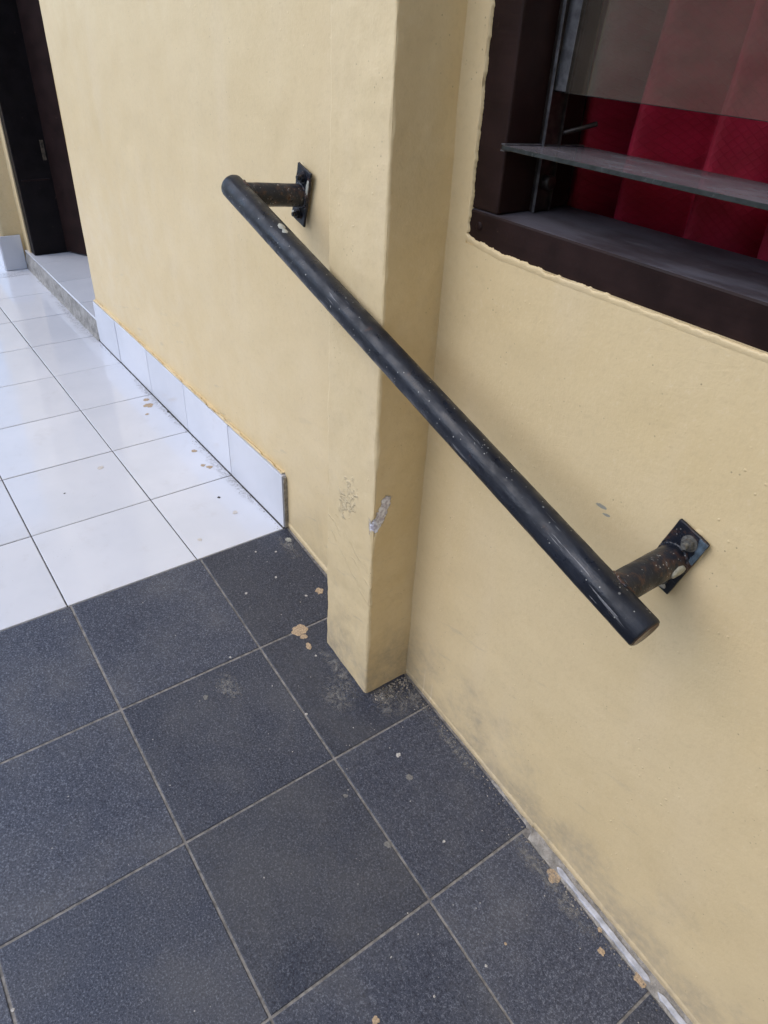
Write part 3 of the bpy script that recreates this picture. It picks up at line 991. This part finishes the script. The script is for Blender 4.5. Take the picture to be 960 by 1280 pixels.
def bracket(px, ppx, ppz, idx):
    """px: where the arm meets the rail; plate centre ppx, ppz"""
    tpos = (px - E0.x) / (E1.x - E0.x)
    onrail = E0.lerp(E1, tpos)
    pc = Vector((ppx, 0, ppz))
    gap = 0.006 if idx == 0 else 0.0025
    py = WY - gap - 0.0045                    # front of the plate
    AO = Vector((ppx, WY, ppz))
    arm = empty('bracket', AO - HO, rail)
    armdir = Vector((pc.x - onrail.x, py - RY, pc.z - onrail.z)).normalized()
    V, F = tube(onrail - AO, Vector((pc.x, py + 0.001, pc.z)) - AO, 0.0193, 36, 14, 0.002, 0.02)
    mesh_obj('arm', V, F, 'bracket', arm, True)
    # plate
    hw, hh, th = (0.0225, 0.049, 0.0045)
    bm = bmesh.new(); bmesh.ops.create_cube(bm, size=1.0)
    for v in bm.verts:
        l = v.co.copy()
        p = pc + RD * (l.x * 2 * hw) + RU * (l.z * 2 * hh)
        v.co = Vector((p.x, py + th / 2 + l.y * th, p.z)) - AO
    bmesh.ops.subdivide_edges(bm, edges=bm.edges[:], cuts=6, use_grid_fill=True)
    bmesh.ops.bevel(bm, geom=[e for e in bm.edges if e.calc_face_angle(0) > 1.0], offset=0.0008, segments=1, affect='EDGES')
    for v in bm.verts:
        v.co += Vector((noise.noise(v.co * 130 + Vector((idx, 0, 0))), 0.3 * noise.noise(v.co * 60), noise.noise(v.co * 130 + Vector((4, idx, 0))))) * 0.0009
    me = bpy.data.meshes.new('base_plate'); bm.to_mesh(me); bm.free()
    link('base_plate', me, 'bracket', arm)
    # mortar squeezed out behind the plate
    def at(u, w, y=None):
        p = pc + RD * u + RU * w
        return Vector((p.x, py if y is None else y, p.z))
    ex = Vector((0, 0, 0))
    nrm = Vector((0, -1, 0))
    if idx == 0:
        blob('mortar_pad', ragged(at(0.002, 0.0, WY + 0.002), RD, RU, 0.016, 0.040, 26, 0.2, 3), gap + 0.002, 'conc', arm, nrm, AO)
    else:
        blob('mortar_pad', ragged(at(0.002, -0.004, WY + 0.002), RD, RU, 0.0245, 0.0545, 34, 0.25, 6), 0.0028, 'wall', arm, nrm, AO)
    # nuts on their studs
    for s in (1, -1):
        u = 0.0015 if idx == 0 else (0.004 if s > 0 else 0.003)
        cb = at(u, s * 0.0335, py)
        bm = bmesh.new()
        def ring(r0, r1, d, n, lift):
            bmesh.ops.create_cone(bm, cap_ends=True, segments=n, radius1=r0, radius2=r1, depth=d,
                                  matrix=Matrix.Translation(cb + Vector((0, -lift - d / 2, 0)) - AO) @ Matrix.Rotation(math.pi / 2, 4, 'X') @ Matrix.Rotation(0.4 + s, 4, 'Z'))
        ring(0.0105, 0.0105, 0.0016, 20, 0.0)
        ring(0.0080, 0.0076, 0.0060, 6, 0.0016)
        ring(0.0042, 0.0036, 0.0060, 14, 0.0076)
        me = bpy.data.meshes.new('bolt'); bm.to_mesh(me); bm.free()
        link('bolt', me, 'bracket' if idx == 0 else 'bolt', arm)
    # weld beads
    def weld(name, c, ax, rad, th, seed, mat='weld', sq=None):
        q = ax.orthogonal().normalized(); w = ax.cross(q)
        V, F = [], []
        n, m = 72, 8
        for i in range(n):
            a = 2 * math.pi * i / n
            dirv = q * math.cos(a) + w * math.sin(a)
            base = c(dirv) if callable(c) else c
            tt = th * (0.85 + 0.45 * noise.noise(Vector((math.cos(a) * 4 + seed, math.sin(a) * 4, seed))) + 0.15 * math.sin(a * 22))
            for k in range(m):
                b_ = 2 * math.pi * k / m
                V.append(base + dirv * (rad + tt * math.cos(b_)) + ax * tt * math.sin(b_) - AO)
        for i in range(n):
            for k in range(m):
                F.append((i * m + k, ((i + 1) % n) * m + k, ((i + 1) % n) * m + (k + 1) % m, i * m + (k + 1) % m))
        mesh_obj(name, V, F, mat, arm, True)
    weld('weld', Vector((pc.x, py - 0.0005, pc.z)), Vector((0, -1, 0)), 0.0195, 0.0034, 1 + idx, 'bracket')
    # saddle weld on the pipe: follows the pipe's curvature
    def sad(dv):
        across = dv.dot(RU)
        drop = RR - math.sqrt(max(0.0, RR * RR - (across * 0.0192) ** 2))
        return Vector((onrail.x, RY + RR - drop - 0.0005, onrail.z))
    weld('weld', sad, Vector((0, 1, 0)), 0.0192, 0.0030, 4 + idx, 'weld')
    # paint left on the plates and the arm
    if idx == 0:
        blob('paint_patch', ragged(at(0.0185, 0.022, py - 0.0003), RD, RU, 0.0042, 0.014, 20, 0.3, 12), 0.0009, 'grey_paint', arm, nrm, AO)
        blob('paint_patch', ragged(at(-0.012, -0.041, py - 0.0003), RD, RU, 0.0095, 0.006, 20, 0.4, 15), 0.0009, 'grey_paint', arm, nrm, AO)
    else:
        o1 = [at(0.0219, 0.0485), at(0.0224, 0.030), at(0.0222, 0.012), at(0.0155, 0.010), at(0.0150, 0.019), at(0.0165, 0.026), at(0.0130, 0.033), at(0.0145, 0.040), at(0.0095, 0.0485)]
        o1 = [p + nrm * 0.0003 for p in o1]
        blob('paint_patch', o1, 0.0008, 'blue_paint', arm, nrm, AO)
        blob('paint_patch', ragged(at(0.008, -0.042, py - 0.0003), RD, RU, 0.008, 0.0045, 18, 0.3, 18), 0.0012, 'pale', arm, nrm, AO)
        # peeled patch under the arm
        pts = []
        for k in range(26):
            a = 2 * math.pi * k / 26
            rr = 1 + 0.2 * noise.noise(Vector((math.cos(a) * 2, math.sin(a) * 2, 4)))
            yy = py - 0.017 + 0.013 * math.cos(a) * rr
            th_ = math.radians(14) + 0.42 * math.sin(a) * rr
            pts.append(Vector((pc.x, yy, pc.z)) + (RD * math.cos(th_) + RU * math.sin(th_)) * 0.0198)
        nn = (RD * math.cos(math.radians(14)) + RU * math.sin(math.radians(14)))
        blob('paint_patch', pts, 0.0021, 'grey_paint', arm, nn, AO)
    return arm


b0 = bracket(0.1165, 0.1165, 0.8130, 0)
tag(b0, 'upper bracket with its dark plate standing off the wall')
b1 = bracket(0.9860, 0.9835, 0.5660, 1)
tag(b1, 'lower bracket with a blue-grey patch on its plate')


# chipped paint on the pipe's back (bare grey), and long scratches by the lower end
def on_pipe(t, a, r=RR):
    c = E0.lerp(E1, t)
    return c + (RU * math.sin(a) + Vector((0, -1, 0)) * math.cos(a)) * r


def pipe_patch(t, a, dl, da, seed, mat, th=0.0005):
    pts = []
    L = (E1 - E0).length
    for k in range(20):
        q = 2 * math.pi * k / 20
        rr = 1 + 0.35 * noise.noise(Vector((math.cos(q) * 1.7 + seed, math.sin(q) * 1.7, seed)))
        pts.append(on_pipe(t + dl / L * math.cos(q) * rr, a + da * math.sin(q) * rr, RR + 0.0003))
    n = (RU * math.sin(a) + Vector((0, -1, 0)) * math.cos(a))
    blob('paint_chip', pts, th + RR * (1 - math.cos(da)), mat, rail, n, HO)


pipe_patch(0.176, 1.55, 0.010, 0.26, 2, 'grey_paint')
pipe_patch(0.190, 1.45, 0.006, 0.20, 5, 'grey_paint')
pipe_patch(0.949, 0.35, 0.020, 0.022, 8, 'scratch', 0.0001)
pipe_patch(0.938, -0.10, 0.006, 0.03, 9, 'scratch', 0.0001)

# ================================================================== SMALL THINGS ON THE FLOOR
# broken white tile strip and mortar between ramp tiles and wall
V, F = [], []
n = 260; m = 5
for i in range(n + 1):
    u = 0.80 + 1.28 * i / n
    for k in range(m + 1):
        y0 = -0.0095 if u > 0.915 else 0.0045
        y = y0 + (0.016 - y0) * k / m
        y += 0.0016 * noise.noise(Vector((u * 60, k, 0))) - (0.004 * max(0, noise.noise(Vector((u * 25, 2, 1)))) if k == 0 else 0)
        z = 0.0016 + 0.003 * (k / m) + 0.0022 * noise.noise(Vector((u * 70, k * 0.7, 5)))
        if k == 0: z = -0.001
        V.append((u, y, z))
for i in range(n):
    for k in range(m):
        a = i * (m + 1) + k
        F.append((a, a + m + 1, a + m + 2, a + 1))
mesh_obj('mortar_strip', V, F, 'conc_l', ramp, True)
for (u0, u1) in ((0.985, 1.196), (1.212, 1.50), (1.505, 1.80)):
    V, F = [], []
    ns = 70
    for i in range(ns + 1):
        u = u0 + (u1 - u0) * i / ns
        e = max(0.0, 1 - min(i, ns - i) / 2.5) * 0.004
        ya = -0.0055 + 0.0022 * noise.noise(Vector((u * 22, 3, 0))) + 0.0007 * noise.noise(Vector((u * 120, 1, 0))) + e
        yb = 0.0035 + 0.0030 * noise.noise(Vector((u * 18, 9, 0))) + 0.0007 * noise.noise(Vector((u * 110, 7, 0))) - e
        zt_ = 0.0048 + 0.0008 * noise.noise(Vector((u * 20, 2, 2)))
        V += [(u, ya - 0.0006, -0.002), (u, ya, zt_ - 0.0006), (u, ya + 0.0008, zt_), (u, yb - 0.0008, zt_ + 0.0004), (u, yb, zt_ - 0.0005), (u, yb + 0.0005, -0.002)]
    for i in range(ns):
        for k in range(5):
            a = i * 6 + k
            F.append((a, a + 6, a + 7, a + 1))
    mesh_obj('tile_strip', V, F, 'strip', ramp)

# splashes of paint
def splash_at(parent, x, y, z, r, mat, seed):
    n = 20
    V, F = [], []
    for (s, h) in ((1.0, -0.0003), (0.93, 0.0)):
        for k in range(n):
            a = 2 * math.pi * k / n
            rr = r * s * (1 + 0.55 * noise.noise(Vector((math.cos(a) * 1.9 + seed, math.sin(a) * 1.9, seed * 1.7))))
            V.append((math.cos(a) * rr * 1.15, math.sin(a) * rr, h))
    V.append((0, 0, 0.00005))
    for k in range(n):
        j = (k + 1) % n
        F.append((k, j, n + j, n + k)); F.append((n + k, n + j, 2 * n))
    o = mesh_obj('paint_splash', V, F, mat, parent, False, (x, y, z))
    o.rotation_euler.z = seed
    return o


RAMP_SPOTS = [(0.2249, -0.0306, 0.0104, 'tan'), (0.3024, -0.1297, 0.0160, 'tan'), (0.3497, -0.1351, 0.0079, 'tan'), (0.3220, -0.1310, 0.0079, 'tan'), (0.6606, -0.1172, 0.0051, 'pale'), (0.7093, -0.1260, 0.0063, 'dim'), (0.8395, -0.1453, 0.0028, 'pale'), (0.7904, -0.2345, 0.0069, 'dim'), (0.6760, -0.2501, 0.0044, 'dim'), (1.1211, -0.0338, 0.0062, 'tan'), (0.9925, -0.0133, 0.0142, 'tan'), (1.1818, -0.0078, 0.0124, 'tan'), (0.0419, -0.0106, 0.0089, 'grey_paint'), (0.0640, -0.0589, 0.0028, 'pale'), (0.0414, -0.1017, 0.0028, 'pale'), (0.9923, -0.4002, 0.0064, 'tan'), (0.1385, -0.0998, 0.0028, 'pale'), (0.2224, -0.0661, 0.0033, 'pale'), (1.0973, -0.0112, 0.0044, 'tan'), (1.0238, -0.1625, 0.0025, 'tan'), (0.1501, -0.1832, 0.0033, 'pale'), (0.3793, -0.1347, 0.0025, 'pale'), (0.4921, -0.2252, 0.0030, 'pale'), (1.0306, -0.2109, 0.0025, 'pale'), (0.6937, -0.8290, 0.0027, 'pale'), (0.3570, -0.3791, 0.0056, 'dim'), (0.2934, -0.2937, 0.0025, 'pale'), (1.0169, -0.3071, 0.0021, 'pale')]
FLOOR_SPOTS = [(-0.8691, -0.0323, 0.0109, 'tan'), (-0.8263, -0.0404, 0.0153, 'tan'), (-0.4772, -0.0346, 0.0081, 'tan'), (-0.3887, -0.0465, 0.0078, 'tan'), (-0.3712, -0.0348, 0.0091, 'tan'), (-0.2148, -0.0784, 0.0044, 'soot'), (-0.1281, -0.0739, 0.0070, 'faint'), (-0.0684, -0.1983, 0.0067, 'faint'), (-0.5255, -0.2935, 0.0094, 'faint'), (-0.7699, -0.0670, 0.0060, 'tan'), (-0.7510, -0.0027, 0.0060, 'soot'), (-0.4470, -0.4141, 0.0031, 'soot')]
for i, (x, y, r, mt) in enumerate(RAMP_SPOTS):
    splash_at(ramp, x, y, 0.0006, r * 0.85, mt, i * 1.37)
for i, (x, y, r, mt) in enumerate(FLOOR_SPOTS):
    splash_at(ver, x, y, 0.0006, r * 0.85, mt, i * 1.91 + 3)

# films of dust and grime lying on the tiles
def dust_film(parent, x, y, hx, hy, mat, seed):
    V = [(-hx, -hy, 0), (hx, -hy, 0), (hx, hy, 0), (-hx, hy, 0)]
    if y + hy > 0.004: V = [(a, min(b, 0.004 - y), c) for (a, b, c) in V]
    o = mesh_obj('dust_film', V, [(0, 1, 2, 3)], mat, parent, False, (x, y, 0.0009 + 0.00008 * (seed % 5)))
    uv = o.data.uv_layers.new(name='UVMap')
    for lp in o.data.loops:
        v = V[lp.vertex_index]
        uv.data[lp.index].uv = (v[0] / hx, v[1] / hy)
    o['kind'] = 'stuff'
    return o


# crumbs and grit in the corner by the pilaster, joined as one
def crumbs(name, parent, mat, pos, count, rmin, rmax, seed):
    rnd = random.Random(seed)
    V, F = [], []
    for i in range(count):
        x, y, z = pos(rnd)
        r = rmin + (rmax - rmin) * rnd.random() ** 2
        b = len(V)
        a0 = rnd.random() * 6
        V.append((x, y, z + r * rnd.uniform(0.5, 1.0)))
        k_ = 6
        for lvl, s, h in ((0, 0.75, 0.5), (1, 1.0, 0.0)):
            for k in range(k_):
                a = a0 + 2 * math.pi * k / k_
                rr = r * s * rnd.uniform(0.7, 1.25)
                V.append((x + math.cos(a) * rr * 1.2, y + math.sin(a) * rr, z + r * h * rnd.uniform(.6, 1.1) - (0.0005 if lvl else 0)))
        for k in range(k_):
            j = (k + 1) % k_
            F.append((b, b + 1 + k, b + 1 + j))
            F.append((b + 1 + k, b + 7 + k, b + 7 + j, b + 1 + j))
    o = mesh_obj(name, V, F, mat, parent)
    o['kind'] = 'stuff'
    return o


def in_corner(r):
    u = 0.515 + abs(r.gauss(0, 0.016)) + 0.004
    return (u, r.uniform(-0.085, 0.006), 0.0)


def by_wall(r):
    u = r.uniform(0.54, 2.0)
    return (u, (0.004 if u < 0.91 else -0.011) - abs(r.gauss(0, 0.006)), 0.0)


def by_skirt(r):
    return (r.uniform(-2.3, 0.0), -abs(r.gauss(0, 0.008)) - 0.001, 0.0)


crumbs('mortar_crumbs', ramp, 'conc', in_corner, 170, 0.0006, 0.0026, 1)
dust_film(ramp, 0.555, -0.050, 0.055, 0.060, 'dust', 1)
dust_film(ramp, 0.590, -0.012, 0.045, 0.022, 'dust', 2)
dust_film(ramp, 0.535, -0.060, 0.028, 0.045, 'dust', 6)
dust_film(ramp, 0.490, -0.150, 0.060, 0.045, 'dust', 3)
dust_film(ramp, 0.430, -0.115, 0.090, 0.020, 'dust', 4)
dust_film(ramp, 0.060, -0.020, 0.055, 0.030, 'dust', 5)
dust_film(ramp, 0.360, -0.330, 0.060, 0.035, 'dust', 7)
dust_film(ramp, 0.700, -0.010, 0.110, 0.016, 'dust', 8)
dust_film(ramp, 1.000, -0.030, 0.140, 0.022, 'dust', 9)
dust_film(ver, -0.30, -0.012, 0.30, 0.022, 'grime', 11)
dust_film(ver, -0.85, -0.010, 0.30, 0.020, 'grime', 12)
dust_film(ver, -1.75, -0.012, 0.45, 0.030, 'grime', 13)
dust_film(ver, -2.42, -0.080, 0.07, 0.09, 'grime', 14)
crumbs('dirt_crumbs', ramp, 'soot', in_corner, 110, 0.0005, 0.0018, 2)
crumbs('dirt_crumbs', ramp, 'conc', by_wall, 420, 0.0004, 0.0020, 3)
crumbs('dirt_crumbs', ver, 'conc', by_skirt, 700, 0.0003, 0.0014, 4)
crumbs('paint_specks', ramp, 'pale', lambda r: (r.uniform(0.02, 1.3), -abs(r.gauss(0, 0.22)), 0.0), 60, 0.0005, 0.0014, 5)
